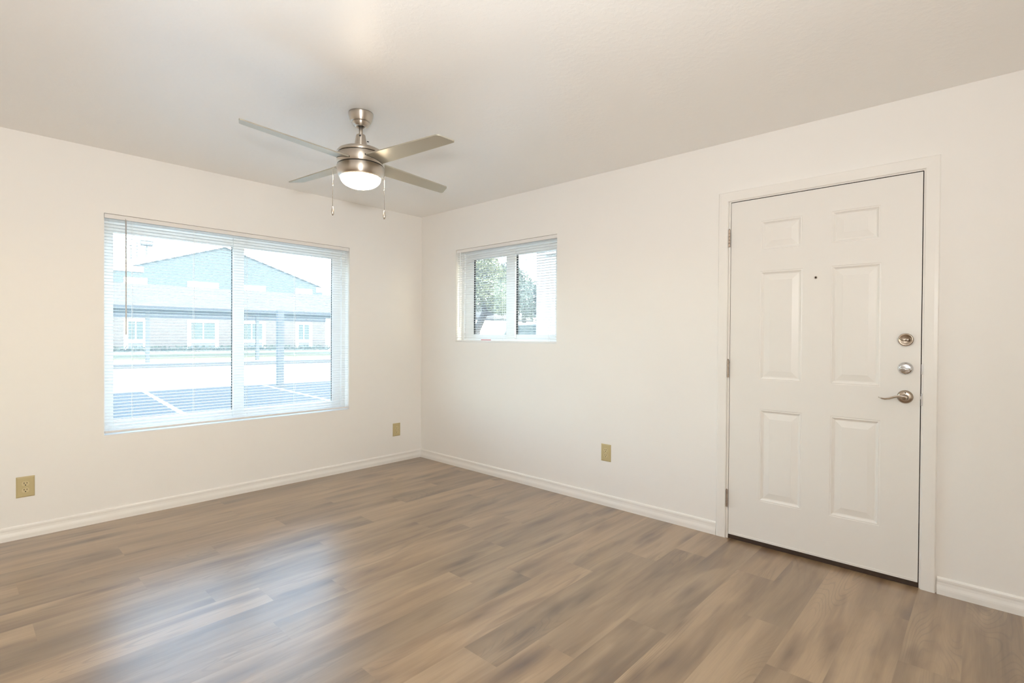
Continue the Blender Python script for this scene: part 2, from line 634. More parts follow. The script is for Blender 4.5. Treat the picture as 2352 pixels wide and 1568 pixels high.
# ------------------------------------------------------------------ windows
def window(name, ax, a0, a1, z0, z1, panes, mull, pz, shade_bars, sill):
    """Frame set back in the wall. ax: 'x' for the left wall (along x, outwards +y), 'y' for the right wall."""
    def bx(bm, u0, u1, d0, d1, za, zb, mi=0, bev=0.0):
        if ax == 'x':
            box(bm, u0, u1, d0, d1, za, zb, mi, bev)
        else:
            box(bm, d0, d1, u0, u1, za, zb, mi, bev)
    D0, D1 = 0.078, 0.150
    bm = bmesh.new()
    left, right = min(p[0] for p in panes), max(p[1] for p in panes)
    fr = 0.034
    bx(bm, a0, a0 + fr, D0, D1, z0, z1, 0, 0.002)
    bx(bm, a1 - fr, a1, D0, D1, z0, z1, 0, 0.002)
    bx(bm, a0 + fr, a1 - fr, D0, D1, z1 - fr, z1, 0, 0.002)
    bx(bm, a0 + fr, a1 - fr, D0, D1, z0, z0 + fr, 0, 0.002)
    w_ = link(name, bm, M['vinyl'], kind='structure')
    for i, (p0, p1) in enumerate(panes):
        dd = 0.0 if i == 0 else 0.012
        s0 = a0 + fr if i == 0 else mull[0] + 0.004
        s1 = mull[1] - 0.004 if i == 0 else a1 - fr
        b2 = bmesh.new()
        d0, d1 = (0.086 + dd, 0.108 + dd) if i == 1 else (0.112, 0.136)
        bx(b2, s0, p0, d0, d1, z0 + fr, z1 - fr, 0, 0.0015)
        bx(b2, p1, s1, d0, d1, z0 + fr, z1 - fr, 0, 0.0015)
        bx(b2, p0, p1, d0, d1, pz[1], z1 - fr, 0, 0.0015)
        bx(b2, p0, p1, d0, d1, z0 + fr, pz[0], 0, 0.0015)
        sh = link('sash', b2, M['vinyl'], w_)
        b3 = bmesh.new()
        dm = (d0 + d1)/2
        bx(b3, p0, p1, dm - 0.002, dm + 0.002, pz[0], pz[1])
        link('pane', b3, M['glass'], sh)
        for g in shade_bars:
            b4 = bmesh.new()
            if g == 'hi':
                bx(b4, p1 - 0.005, p1 - 0.0005, d0 + 0.001, dm - 0.003, pz[0] + 0.001, pz[1] - 0.001)
            else:
                bx(b4, p0 + 0.0005, p0 + 0.006, d0 + 0.001, dm - 0.003, pz[0] + 0.001, pz[1] - 0.001)
            link('dark_detail', b4, M['dark_detail'], sh)  # dark bar painted in for the shade inside the glazing channel
    if sill:
        b5 = bmesh.new()
        bx(b5, a0 + 0.001, a1 - 0.001, 0.002, D0 - 0.001, z0 + 0.0005, z0 + 0.006)
        link('window_sill', b5, M['vinyl'], w_)
    return w_


w1 = window('window_1', 'x', LW[0], LW[1], LW[2], LW[3], [(-2.508, -1.757), (-1.673, -0.926)], (-1.757, -1.673), (0.645, 1.922), ('hi',), True)
# along y the photo's left is the higher y: panes are listed from the low end
w2 = window('window_2', 'y', RW[0], RW[1], RW[2], RW[3], [(-1.643, -1.209), (-1.098, -0.680)], (-1.209, -1.098), (1.252, 1.950), (), False)
# a dark bar stands for the shaded glazing channel on each pane's far edge
for sh in [c for c in w2.children if c.name.startswith('sash')]:
    pn = [c for c in sh.children if c.name.startswith('pane')][0]
    ys = [v.co.y for v in pn.data.vertices]
    xs = [v.co.x for v in pn.data.vertices]
    link('dark_detail', nb(min(xs) - 0.010, min(xs) - 0.001, max(ys) - 0.016, max(ys) - 0.0005, 1.253, 1.949), M['dark_detail'], sh)
link('sticker', nb(0.0770, 0.0779, -0.93, -0.80, 1.199, 1.205), M['red'], w2)


# ------------------------------------------------------------------ mini blinds
def slat_mesh(ax, a0, a1, zs, dc):
    bm = bmesh.new()
    hw, crown, th = 0.0125, 0.0018, 0.0005
    us = [-1, -0.5, 0, 0.5, 1]
    for z in zs:
        top, bot = [], []
        for a in (a0, a1):
            for u in us:
                d = dc + u*hw
                zz = z + crown*(1-u*u)
                for lst, dz in ((top, th), (bot, 0)):
                    co = (a, d, zz+dz) if ax == 'x' else (d, a, zz+dz)
                    lst.append(bm.verts.new(co))
        n = len(us)
        for i in range(n-1):
            bm.faces.new((top[i], top[i+1], top[n+i+1], top[n+i]))
            bm.faces.new((bot[n+i], bot[n+i+1], bot[i+1], bot[i]))
        bm.faces.new((top[0], top[n], bot[n], bot[0]))
        bm.faces.new((top[n-1], bot[n-1], bot[2*n-1], top[2*n-1]))
    bmesh.ops.recalc_face_normals(bm, faces=bm.faces[:])
    return bm


def blind(label, ax, a0, a1, zt, zb, pitch, cords, wand):
    t = thing('window_blind', label, 'window blind', ((a0+a1)/2, 0.02, zb) if ax == 'x' else (0.02, (a0+a1)/2, zb))
    inv = Matrix.Translation(-t.location)
    dc = 0.021

    def add(name, bm, m):
        bmesh.ops.transform(bm, matrix=inv, verts=bm.verts[:])
        return link(name, bm, m, t)

    def bx(bm, u0, u1, d0, d1, za, zb_, bev=0.0):
        if ax == 'x':
            box(bm, u0, u1, d0, d1, za, zb_, 0, bev)
        else:
            box(bm, d0, d1, u0, u1, za, zb_, 0, bev)

    def P(u, d, z):
        return (u, d, z) if ax == 'x' else (d, u, z)
    bm = bmesh.new()
    bx(bm, a0, a1, 0.006, 0.036, zt - 0.028, zt, 0.002)
    add('head_rail', bm, M['rail'])
    bm = bmesh.new()
    bx(bm, a0 + 0.002, a1 - 0.002, 0.009, 0.033, zb, zb + 0.013, 0.003)
    add('bottom_rail', bm, M['rail'])
    zs = []
    z = zt - 0.028 - pitch*0.7
    while z > zb + 0.013 + pitch*0.35:
        zs.append(z)
        z -= pitch
    add('slats', slat_mesh(ax, a0 + 0.003, a1 - 0.003, zs, dc), M['slat'])
    for c in cords:
        bm = bmesh.new()
        for d in (dc - 0.0132, dc + 0.0132):
            tube(bm, [P(c, d, zt - 0.027), P(c, d, zb + 0.012)], 0.0009, 6)
        add('ladder_cord', bm, M['cord'])
    if wand:
        u, z0, m = wand
        bm = bmesh.new()
        tube(bm, [P(u, -0.004, zt - 0.030), P(u, -0.009, zt - 0.05), P(u, -0.010, z0)], 0.0042, 6)
        tube(bm, [P(u, 0.006, zt - 0.020), P(u, -0.003, zt - 0.022), P(u, -0.004, zt - 0.034)], 0.0018, 6)
        add('tilt_wand', bm, m)
    return t


blind('wide white mini blind with open slats across the large window, wand at its left', 'x', LW[0] + 0.003, LW[1] - 0.003, 2.0245, 0.577, 0.0212,
      (-2.42, -2.05, -1.683, -1.30, -0.955), (-2.46, 1.227, M['wand']))
blind('small white mini blind with open slats in the square window near the corner', 'y', RW[0] + 0.003, RW[1] - 0.003, 2.0485, 1.183, 0.0212,
      (-1.655, -1.14, -0.615), (-0.60, 1.32, M['cord']))

# ------------------------------------------------------------------ door, frame, hardware
bm = bmesh.new()              # casing with mitred corners (outer y -4.084 .. -3.022, top 2.128)
CP = [(0.0, 0.0), (0.0, 0.010), (0.004, 0.0135), (0.040, 0.0155), (0.054, 0.0150), (0.058, 0.012), (0.058, 0.0)]   # (outwards, thickness)
yi0, yi1, zi = -4.026, -3.078, 2.070


def ring(u, v):
    return [(-v, yi1 + u, 0.0), (-v, yi1 + u, zi + u), (-v, yi0 - u, zi + u), (-v, yi0 - u, 0.0)]


rows = [[bm.verts.new(c) for c in ring(u, v)] for u, v in CP]
for A, B in zip(rows, rows[1:]):
    for i in range(3):
        bm.faces.new((A[i], A[i+1], B[i+1], B[i]))
bm.faces.new([r[0] for r in rows])
bm.faces.new([r[3] for r in rows])
bmesh.ops.recalc_face_normals(bm, faces=bm.faces[:])
link('trim_1', bm, M['trim'], kind='structure')

YD0, YD1, ZD0, ZD1 = -4.0165, -3.0935, 0.027, 2.060       # the leaf
bm = bmesh.new()              # jamb
box(bm, -0.004, T, yi1 - 0.0125, DR[1], 0, DR[3])
box(bm, -0.004, T, DR[0], yi0 + 0.0055, 0, DR[3])
box(bm, -0.004, T, yi0 + 0.0055, yi1 - 0.0125, 2.0645, DR[3])
jamb = link('trim_2', bm, M['trim'], kind='structure')
bm = bmesh.new()              # seal and stop behind the leaf, plus black strips painting the gaps' shade
box(bm, 0.046, 0.075, yi1 - 0.0405, yi1 - 0.0126, 0.028, 2.064)
box(bm, 0.046, 0.075, yi0 + 0.0056, yi0 + 0.035, 0.028, 2.064)
box(bm, 0.046, 0.075, yi0 + 0.035, yi1 - 0.0405, 2.035, 2.064)
box(bm, 0.003, 0.0459, YD1 + 0.0003, yi1 - 0.0127, 0.0265, 2.064)  # black fill in the door gaps stands for their shade
box(bm, 0.003, 0.0459, yi0 + 0.0057, YD0 - 0.0003, 0.0265, 2.064)
box(bm, 0.003, 0.0459, YD0 - 0.0003, YD1 + 0.0003, 2.0602, 2.0644)
link('weatherstrip_gap_shade', bm, M['black'], jamb)
link('threshold', nb(0.0005, T, yi0 + 0.006, yi1 - 0.013, 0.0005, 0.0262), M['threshold'], jamb)

# leaf: front face with six embossed panels
panels = [(-3.847, -3.628, 1.750, 1.925), (-3.484, -3.265, 1.750, 1.925), (-3.853, -3.628, 0.986, 1.629), (-3.490, -3.263, 0.986, 1.629),
          (-3.857, -3.631, 0.267, 0.813), (-3.494, -3.268, 0.267, 0.813)]
XF = -0.003                   # front face
bm = bmesh.new()
ycuts = sorted({YD0, YD1} | {p[i] for p in panels for i in (0, 1)})
zrows = [(ZD0, 0.267, None), (0.267, 0.813, (4, 5)), (0.813, 0.986, None), (0.986, 1.629, (2, 3)), (1.629, 1.750, None), (1.750, 1.925, (0, 1)), (1.925, ZD1, None)]


def quad(y0, y1, z0, z1, x=XF):
    return bm.faces.new([bm.verts.new(c) for c in ((x, y0, z0), (x, y0, z1), (x, y1, z1), (x, y1, z0))])


for z0, z1, pp in zrows:
    if pp is None:
        quad(YD0, YD1, z0, z1)
    else:
        a, b_ = panels[pp[0]], panels[pp[1]]
        quad(YD0, a[0], z0, z1)
        quad(a[1], b_[0], z0, z1)
        quad(b_[1], YD1, z0, z1)
for (y0, y1, z0, z1) in panels:
    # ogee groove then a wide bevel up to the raised field
    prof = [(0.0, 0.0), (0.003, 0.0016), (0.008, 0.0008), (0.012, 0.0040), (0.018, 0.0085), (0.023, 0.0088), (0.027, 0.0078), (0.052, 0.0028), (0.055, 0.0020)]
    loops = []
    for ins, dep in prof:
        loops.append([bm.verts.new((XF + dep, y, z)) for y, z in ((y0+ins, z0+ins), (y0+ins, z1-ins), (y1-ins, z1-ins), (y1-ins, z0+ins))])
    for A, B in zip(loops, loops[1:]):
        for i in range(4):
            bm.faces.new((A[i], A[(i+1) % 4], B[(i+1) % 4], B[i]))
    bm.faces.new(loops[-1])
# back and edges
bk = [bm.verts.new(c) for c in ((0.042, YD0, ZD0), (0.042, YD0, ZD1), (0.042, YD1, ZD1), (0.042, YD1, ZD0))]
fr = [bm.verts.new(c) for c in ((XF, YD0, ZD0), (XF, YD0, ZD1), (XF, YD1, ZD1), (XF, YD1, ZD0))]
bm.faces.new(bk[::-1])
for i in range(4):
    bm.faces.new((fr[(i+1) % 4], fr[i], bk[i], bk[(i+1) % 4]))
bmesh.ops.remove_doubles(bm, verts=bm.verts[:], dist=0.00005)
bmesh.ops.recalc_face_normals(bm, faces=bm.faces[:])
door = link('door_1', bm, M['door'], kind='structure')
link('bottom_sweep', nb(-0.0065, -0.0032, YD0 + 0.001, YD1 - 0.001, ZD0 + 0.0005, ZD0 + 0.013, bev=0.001), M['door'], door)

for z0, z1 in ((1.792, 1.898), (0.992, 1.100), (0.195, 0.299)):
    bm = bmesh.new()
    yk = -3.0845
    n = 5
    for i in range(n):
        za = z0 + (z1 - z0)*i/n
        zb = z0 + (z1 - z0)*(i+1)/n - 0.0012
        lathe(bm, [(0, za), (0.0058, za), (0.0062, za + 0.001), (0.0062, zb - 0.001), (0.0058, zb), (0, zb)], -0.0105, yk, 0, 16)
    lathe(bm, [(0, z1), (0.0035, z1), (0.0045, z1 + 0.003), (0, z1 + 0.0055)], -0.0105, yk, 0, 12)
    box(bm, -0.0062, -0.0042, yk, yk + 0.0045, z0, z1 - 0.001)
    link('hinge', bm, M['hinge'], door, smooth=False)

YL = -3.957


def rosette(name, z, rad, m, prof=None):
    bm = bmesh.new()
    prof = prof or [(0, 0.0115), (rad*0.62, 0.0112), (rad*0.72, 0.0098), (rad*0.90, 0.0062), (rad*0.99, 0.003), (rad, 0.0), (0, 0.0)]
    lathe(bm, prof, XF - 0.0002, YL, z, 40, '-x')
    return link(name, bm, m, door, smooth=True)


# privacy deadbolt with a slanting thumb turn
d1 = rosette('deadbolt', 1.231, 0.0318, M['darknickel'], [(0, 0.0052), (0.010, 0.0056), (0.020, 0.0085), (0.0262, 0.0125), (0.0295, 0.0125), (0.0318, 0.0085), (0.0318, 0.0), (0, 0)])
bm = bmesh.new()
lathe(bm, [(0, 0.0185), (0.0042, 0.0185), (0.0062, 0.0165), (0.0066, 0.005), (0, 0.005)], XF, YL - 0.008, 1.2305, 24, '-x')
tube(bm, [(XF - 0.012, YL - 0.006, 1.2280), (XF - 0.0135, YL + 0.008, 1.2275), (XF - 0.014, YL + 0.027, 1.2375)], [(0.004, 0.0035), (0.0032, 0.0028), (0.0024, 0.002)], 10)
link('thumb_turn', bm, M['darknickel'], d1, smooth=True)
bm = bmesh.new()
lathe(bm, [(0, 0.0192), (0.0026, 0.0192), (0.0026, 0.0170), (0, 0.0170)], XF, YL - 0.008, 1.2305, 16, '-x')
link('keyhole', bm, M['chrome'], d1, smooth=False)
# chrome deadbolt with a boat-shaped turn piece
d2 = rosette('deadbolt', 1.086, 0.0318, M['chrome'], [(0, 0.0150), (0.010, 0.0148), (0.020, 0.0130), (0.0262, 0.0095), (0.0300, 0.0042), (0.0318, 0.0022), (0.0318, 0.0), (0, 0)])
bm = bmesh.new()
tube(bm, [(XF - 0.0155, YL + 0.024, 1.0885), (XF - 0.018, YL + 0.012, 1.0860), (XF - 0.0195, YL - 0.002, 1.0845), (XF - 0.018, YL - 0.014, 1.0850), (XF - 0.0155, YL - 0.021, 1.0870)],
     [(0.002, 0.003), (0.005, 0.0045), (0.007, 0.005), (0.0055, 0.0045), (0.002, 0.003)], 12)
link('thumb_turn', bm, M['chrome'], d2, smooth=True)
d1['label'] = 'satin nickel deadbolt with slanting thumb turn'
d2['label'] = 'polished chrome deadbolt'
# lever handle
dh = rosette('door_handle', 0.944, 0.0335, M['darknickel'], [(0, 0.0120), (0.021, 0.0118), (0.0245, 0.0108), (0.0305, 0.0062), (0.0332, 0.0028), (0.0335, 0.0), (0, 0)])
bm = bmesh.new()
lathe(bm, [(0, 0.046), (0.0105, 0.046), (0.0118, 0.044), (0.0125, 0.014), (0.0145, 0.011), (0, 0.011)], XF, YL - 0.001, 0.943, 28, '-x')
link('spindle', bm, M['darknickel'], dh, smooth=True)
bm = bmesh.new()
xl = XF - 0.041
tube(bm, [(xl, YL - 0.006, 0.9440), (xl - 0.001, YL + 0.006, 0.9475), (xl - 0.002, YL + 0.022, 0.9485), (xl - 0.003, YL + 0.040, 0.9430), (xl - 0.003, YL + 0.060, 0.9345), (xl - 0.002, YL + 0.078, 0.9305), (xl + 0.001, YL + 0.093, 0.9325), (xl + 0.004, YL + 0.106, 0.9375)],
     [(0.007, 0.008), (0.0055, 0.0078), (0.005, 0.0074), (0.0045, 0.007), (0.004, 0.0064), (0.0037, 0.0058), (0.0032, 0.005), (0.0018, 0.0028)], 12)
link('lever', bm, M['nickel'], dh, smooth=True)
bm = bmesh.new()
lathe(bm, [(0, 0.0136), (0.0028, 0.0136), (0.0032, 0.012), (0, 0.012)], XF, YL - 0.002, 0.9645, 14, '-x')
link('privacy_pin', bm, M['dark_detail'], dh, smooth=True)
# peephole
bm = bmesh.new()
lathe(bm, [(0, 0.0008), (0.0042, 0.0010), (0.0048, 0.0030), (0.0072, 0.0030), (0.0078, 0.0), (0, 0)], XF - 0.0002, -3.554, 1.572, 24, '-x')
ph = link('peephole', bm, M['hinge'], door, smooth=True)
bm = bmesh.new()
lathe(bm, [(0, 0.0026), (0.0030, 0.0020), (0.0041, 0.0012), (0, 0.0012)], XF - 0.0002, -3.554, 1.572, 20, '-x')
link('lens', bm, M['black'], ph, smooth=True)
# strike plates and latch on the lock-side jamb
for z0, z1 in ((1.060, 1.110), (0.905, 0.965)):
    bm = nb(-0.0062, -0.0042, yi0 + 0.001, yi0 + 0.0053, z0, z1)
    box(bm, -0.0062, 0.03, yi0 + 0.0054, yi0 + 0.0066, z0, z1)
    link('strike_plate', bm, M['chrome'], jamb)
link('latch', nb(-0.001, 0.002, YD0 - 0.0038, YD0 + 0.001, 0.937, 0.951), M['chrome'], door)


# ------------------------------------------------------------------ outlets
def outlet(label, wall, c, zc, wd, ht):
    """Local frame: x right along the wall, y out of the wall is -y, z up."""
    if wall == 'left':
        t = thing('electrical_outlet', label, 'outlet', (c, 0.0, zc), 0.0)
    else:
        t = thing('electrical_outlet', label, 'outlet', (0.0, c, zc), -PI/2)
    bm = bmesh.new()
    v = [(-wd/2, -ht/2), (wd/2, -ht/2), (wd/2, ht/2), (-wd/2, ht/2)]
    loops = []
    for ins, d in ((0, 0.0003), (0, 0.0022), (0.0015, 0.0042), (0.006, 0.0062), (0.010, 0.0066)):
        loops.append([bm.verts.new((x - math.copysign(ins, x), -d, z - math.copysign(ins, z))) for x, z in v])
    bm.faces.new(loops[0])
    for A, B in zip(loops, loops[1:]):
        for i in range(4):
            bm.faces.new((A[i], A[(i+1) % 4], B[(i+1) % 4], B[i]))
    bm.faces.new(loops[-1])
    bmesh.ops.recalc_face_normals(bm, faces=bm.faces[:])
    link('cover_plate', bm, M['ivory'], t)
    for s in (1, -1):
        bm = bmesh.new()
        zc_ = s*0.0195
        # receptacle face: circle flattened top and bottom
        pts = []
        for i in range(32):
            a = 2*PI*i/32
            pts.append((0.0172*math.cos(a), max(-0.0142, min(0.0142, 0.0172*math.sin(a)))))
        prism(bm, pts, lambda u, v_, d: (u, -d, zc_ + v_), 0.0062, 0.0080)
        r = link('receptacle', bm, M['ivory2'], t)
        bm = bmesh.new()
        for x, h in ((-0.0064, 0.0045), (0.0064, 0.0036)):
            box(bm, x - 0.0014, x + 0.0014, -0.0084, -0.0079, zc_ + 0.0035 - h, zc_ + 0.0035 + h)
        prism(bm, [(0.0030*math.cos(2*PI*i/14), 0.0030*math.sin(2*PI*i/14)) for i in range(14)], lambda u, v_, d: (u, -d, zc_ - 0.0085 + v_), 0.0079, 0.0084)
        link('slots', bm, M['slot'], r)
    bm = bmesh.new()
    lathe(bm, [(0, 0.0085), (0.0022, 0.0082), (0.0032, 0.0066), (0, 0.0064)], 0, 0, 0, 16, '-y')
    link('screw', bm, M['ivory2'], t, smooth=True)
    return t


outlet('ivory wall outlet low on the wall left of the large window', 'left', -2.9535, 0.309, 0.083, 0.124)
outlet('ivory wall outlet under the right of the large window, near the room corner', 'left', -0.296, 0.3145, 0.085, 0.125)
outlet('ivory wall outlet between the small window and the white door', 'right', -2.210, 0.3875, 0.082, 0.125)

# ------------------------------------------------------------------ ceiling fan
FX, FY = -1.741, -1.741
fan = thing('ceiling_fan', 'brushed nickel four-blade ceiling fan with lit bowl light', 'ceiling fan', (FX, FY, H))
LZ = lambda z: z - H
bm = bmesh.new()
lathe(bm, [(0, LZ(2.4397)), (0.0650, LZ(2.4397)), (0.0655, LZ(2.434)), (0.0640, LZ(2.422)), (0.0595, LZ(2.406)), (0.0545, LZ(2.394)), (0.0500, LZ(2.387)),
           (0.0490, LZ(2.3885)), (0.0480, LZ(2.386)), (0.0455, LZ(2.379)), (0.0390, LZ(2.3715)), (0.0300, LZ(2.3675)), (0.0225, LZ(2.3665)), (0.0210, LZ(2.370)), (0.0205, LZ(2.39)), (0, LZ(2.39))], seg=64)
cn = link('canopy', bm, M['fanmetal'], fan, smooth=True)
bm = bmesh.new()
lathe(bm, [(0, LZ(2.374)), (0.0204, LZ(2.374)), (0.0204, LZ(2.378)), (0, LZ(2.378))], seg=32)
link('hanger_ball', bm, M['black'], cn, smooth=True)
bm = bmesh.new()
lathe(bm, [(0, LZ(2.388)), (0.0103, LZ(2.388)), (0.0103, LZ(2.27)), (0, LZ(2.27))], seg=24)
link('downrod', bm, M['fanmetal'], fan, smooth=True)
bm = bmesh.new()
lathe(bm, [(0.0108, LZ(2.3235)), (0.0225, LZ(2.3225)), (0.0245, LZ(2.3200)), (0.0262, LZ(2.310)), (0.0330, LZ(2.268)), (0.0345, LZ(2.262)), (0, LZ(2.262))], seg=40)
yk = link('coupling', bm, M['fanmetal'], fan, smooth=True)
bm = bmesh.new()
a = math.radians(-165)
lathe(bm, [(0, 0.0), (0.0045, 0.0), (0.0045, 0.006), (0.003, 0.0075), (0, 0.008)], -0.0175, -0.0180, LZ(2.3105), 14, '-y')
link('set_screw', bm, M['dark_detail'], yk, smooth=True)
bm = bmesh.new()
tube(bm, [(0.0235, -0.0235, LZ(2.289)), (0.0315, -0.0300, LZ(2.287))], 0.0028, 10)
link('set_screw', bm, M['dark_detail'], yk, smooth=True)
bm = bmesh.new()
lathe(bm, [(0, LZ(2.2655)), (0.034, LZ(2.2655)), (0.040, LZ(2.2600)), (0.050, LZ(2.2545)), (0.075, LZ(2.2485)), (0.100, LZ(2.2415)), (0.116, LZ(2.2335)), (0.1240, LZ(2.2235)), (0.1255, LZ(2.2140)), (0.1225, LZ(2.2130)), (0, LZ(2.2130))], seg=96)
mt = link('motor_cap', bm, M['fanmetal'], fan, smooth=True)
bm = bmesh.new()
lathe(bm, [(0, LZ(2.2095)), (0.1235, LZ(2.2095)), (0.1255, LZ(2.2080)), (0.1255, LZ(2.1560)), (0.1235, LZ(2.1545)), (0, LZ(2.1545))], seg=96)
link('motor_housing', bm, M['fanmetal'], fan, smooth=True)
bm = bmesh.new()
lathe(bm, [(0, LZ(2.2200)), (0.1195, LZ(2.2200)), (0.1195, LZ(2.1440)), (0, LZ(2.1440))], seg=64)
link('motor_core', bm, M['black'], fan)
bm = bmesh.new()
lathe(bm, [(0, LZ(2.1490)), (0.1235, LZ(2.1490)), (0.1255, LZ(2.1475)), (0.1255, LZ(2.1180)), (0.1245, LZ(2.1110)), (0.1215, LZ(2.1020)), (0.1165, LZ(2.0935)), (0.1105, LZ(2.0880)), (0.1075, LZ(2.0875)), (0.1065, LZ(2.0890)), (0, LZ(2.0890))], seg=96)
lk = link('light_kit', bm, M['fanmetal'], fan, smooth=True)
bm = bmesh.new()
lathe(bm, [(0, LZ(2.0885))] + [(0.1063*math.cos(t), LZ(2.0880) - 0.0560*math.sin(t)) for t in [i*PI/2/14 for i in range(14)]] + [(0, LZ(2.0320))], seg=64)
link('glass_bowl', bm, M['bulb'], lk, smooth=True)

RA, RB, TH, PH = 0.668, 0.628, -1.471, math.radians(-10.1)     # tip corners, first blade angle, pitch
ZB = 2.174
for k, dz in enumerate((-0.012, 0.0, 0.007, 0.009)):           # photo: upper right, lower right, lower left, upper left
    ang = TH + PI/2*k
    bm = bmesh.new()
    # outline in the blade's plane (u outwards, v sideways, + = counter-clockwise side), rounded tip corners
    wr, wt = 0.056, 0.0425

    def rc(p, a_, b_, r, n=5):
        p, a_, b_ = Vector(p), Vector(a_), Vector(b_)
        A = p + (a_ - p).normalized()*r
        B = p + (b_ - p).normalized()*r
        return [tuple(((1-t)**2)*A + 2*t*(1-t)*p + t*t*B) for t in [i/(n-1) for i in range(n)]]
    c1, c2, c3, c4 = (0.085, -wr), (RB, -wt), (RA, wt), (0.085, wr)
    poly = [c1] + rc(c2, c1, c3, 0.016) + rc(c3, c2, c4, 0.020) + [c4]
    tl = dz/0.65

    def mp(u, v, t):
        x, y, z = u, v*math.cos(PH), v*math.sin(PH) + t + u*tl
        return (x*math.cos(ang) - y*math.sin(ang), x*math.sin(ang) + y*math.cos(ang), z + ZB - H)
    prism(bm, poly, mp, -0.003, 0.003)
    bl = link('blade', bm, M['blade'], fan)
    # the black slot in the housing that the blade slides into
    bm = bmesh.new()
    sl = [(0.1185, -wr - 0.004), (0.1185, wr + 0.004), (0.1112, wr + 0.004), (0.1112, -wr - 0.004)]
    us = []
    for i in range(13):
        v = (-1 + 2*i/12)*(wr + 0.0025)
        us.append(v)
    fr_ = []
    for v in us:
        u = math.sqrt(max(0, 0.1261**2 - (v*math.cos(PH))**2))
        fr_.append([bm.verts.new(mp(uu, v, tt)) for uu, tt in ((u, -0.0046), (u, 0.0036), (u - 0.006, 0.0036), (u - 0.006, -0.0046))])
    for A, B in zip(fr_, fr_[1:]):
        for i in range(4):
            bm.faces.new((A[i], A[(i+1) % 4], B[(i+1) % 4], B[i]))
    bm.faces.new(fr_[0][::-1])
    bm.faces.new(fr_[-1])
    bmesh.ops.recalc_face_normals(bm, faces=bm.faces[:])
    link('blade_slot', bm, M['black'], bl)

for (cx, cy) in ((-1.869 - FX, -1.6765 - FY - 0.0), (-1.6345 - FX, -1.8075 - FY)):
    bm = bmesh.new()
    r0 = 0.124/math.hypot(cx, cy)
    x0, y0 = cx*r0*1.0, cy*r0*1.0
    tube(bm, [(x0*0.97, y0*0.97, LZ(2.131)), (cx*0.98, cy*0.98, LZ(2.131)), (cx, cy, LZ(2.122)), (cx, cy, LZ(1.921))], 0.0011, 6)
    tube(bm, [(x0*0.97, y0*0.97, LZ(2.131)), (x0*1.035, y0*1.035, LZ(2.131))], 0.0035, 10)
    lathe(bm, [(0, LZ(2.0395)), (0.0022, LZ(2.0375)), (0.0022, LZ(2.0315)), (0, LZ(2.0295))], cx, cy, 0, 10)
    ch = link('pull_chain', bm, M['nickel'], fan, smooth=True)
    bm = bmesh.new()
    lathe(bm, [(0, LZ(1.923)), (0.0026, LZ(1.922)), (0.0042, LZ(1.915)), (0.0070, LZ(1.900)), (0.0078, LZ(1.890)), (0.0068, LZ(1.882)), (0.0045, LZ(1.878)), (0.0040, LZ(1.8755)), (0, LZ(1.875))], cx, cy, 0, 20)
    link('pull_knob', bm, M['nickel'], ch, smooth=True)

# ------------------------------------------------------------------ outdoors
G = -0.15                     # ground level
EA = math.radians(-5.0)       # the street runs 5 degrees off the window wall
M['asphalt'] = mat('shade_dark_asphalt', (0.036, 0.038, 0.040), 0.9, var=0.15, vscale=3, spec=OUT_SPEC)  # dark tone stands for this building's shade on the paving
M['concrete'] = mat('pale_concrete', (0.36, 0.355, 0.345), 0.9, var=0.05, vscale=1, spec=OUT_SPEC)
M['paint'] = mat('white_road_paint', (0.24, 0.245, 0.24), 0.8, spec=OUT_SPEC)
M['grass'] = mat('dry_lawn', (0.26, 0.27, 0.17), 0.95, var=0.25, vscale=4, spec=OUT_SPEC)
M['siding'] = siding_mat('blue_lap_siding', (0.036, 0.048, 0.058))
M['white_ext'] = mat('white_exterior_paint', (0.75, 0.76, 0.76), 0.6, spec=OUT_SPEC)
M['apron'] = mat('pale_blue_apron_panel', (0.07, 0.08, 0.09), 0.6, spec=OUT_SPEC)
M['belt'] = mat('dark_belt_flashing', (0.02, 0.024, 0.03), 0.6, spec=OUT_SPEC)
M['roof'] = mat('grey_roof_shingles', (0.066, 0.063, 0.058), 0.9, var=0.3, vscale=1.5, spec=OUT_SPEC)
M['steel'] = mat('grey_steel_post', (0.04, 0.046, 0.052), 0.6, spec=OUT_SPEC)
M['darkglass'] = mat('dark_window_pane', (0.025, 0.042, 0.046), 0.25, spec=0.2)
M['hedge'] = leaf_mat('hedge_leaf', (0.05, 0.07, 0.045))
M['leaf1'] = leaf_mat('olive_tree_leaf', (0.13, 0.15, 0.08))
M['leaf2'] = leaf_mat('bluish_tree_leaf', (0.055, 0.078, 0.065))
M['bark'] = mat('grey_bark', (0.05, 0.047, 0.045), 0.9, var=0.3, vscale=12, spec=OUT_SPEC)
M['stucco'] = mat('pale_exterior_stucco', (0.66, 0.61, 0.57), 0.9, var=0.04, spec=OUT_SPEC)
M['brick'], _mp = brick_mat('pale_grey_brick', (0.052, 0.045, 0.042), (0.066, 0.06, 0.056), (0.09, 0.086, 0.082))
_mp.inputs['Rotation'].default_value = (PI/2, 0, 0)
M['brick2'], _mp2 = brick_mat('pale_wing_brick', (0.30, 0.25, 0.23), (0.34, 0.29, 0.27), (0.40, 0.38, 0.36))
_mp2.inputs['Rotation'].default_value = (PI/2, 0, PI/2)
M['carpaint'] = mat('blue_grey_car_paint', (0.20, 0.25, 0.31), 0.3, coat=0.6, spec=0.5)
M['tyre'] = mat('black_tyre', (0.03, 0.03, 0.03), 0.8, spec=OUT_SPEC)


def EN(e, n, z=0.0):
    return Vector((e*math.cos(EA) - n*math.sin(EA), e*math.sin(EA) + n*math.cos(EA), z))


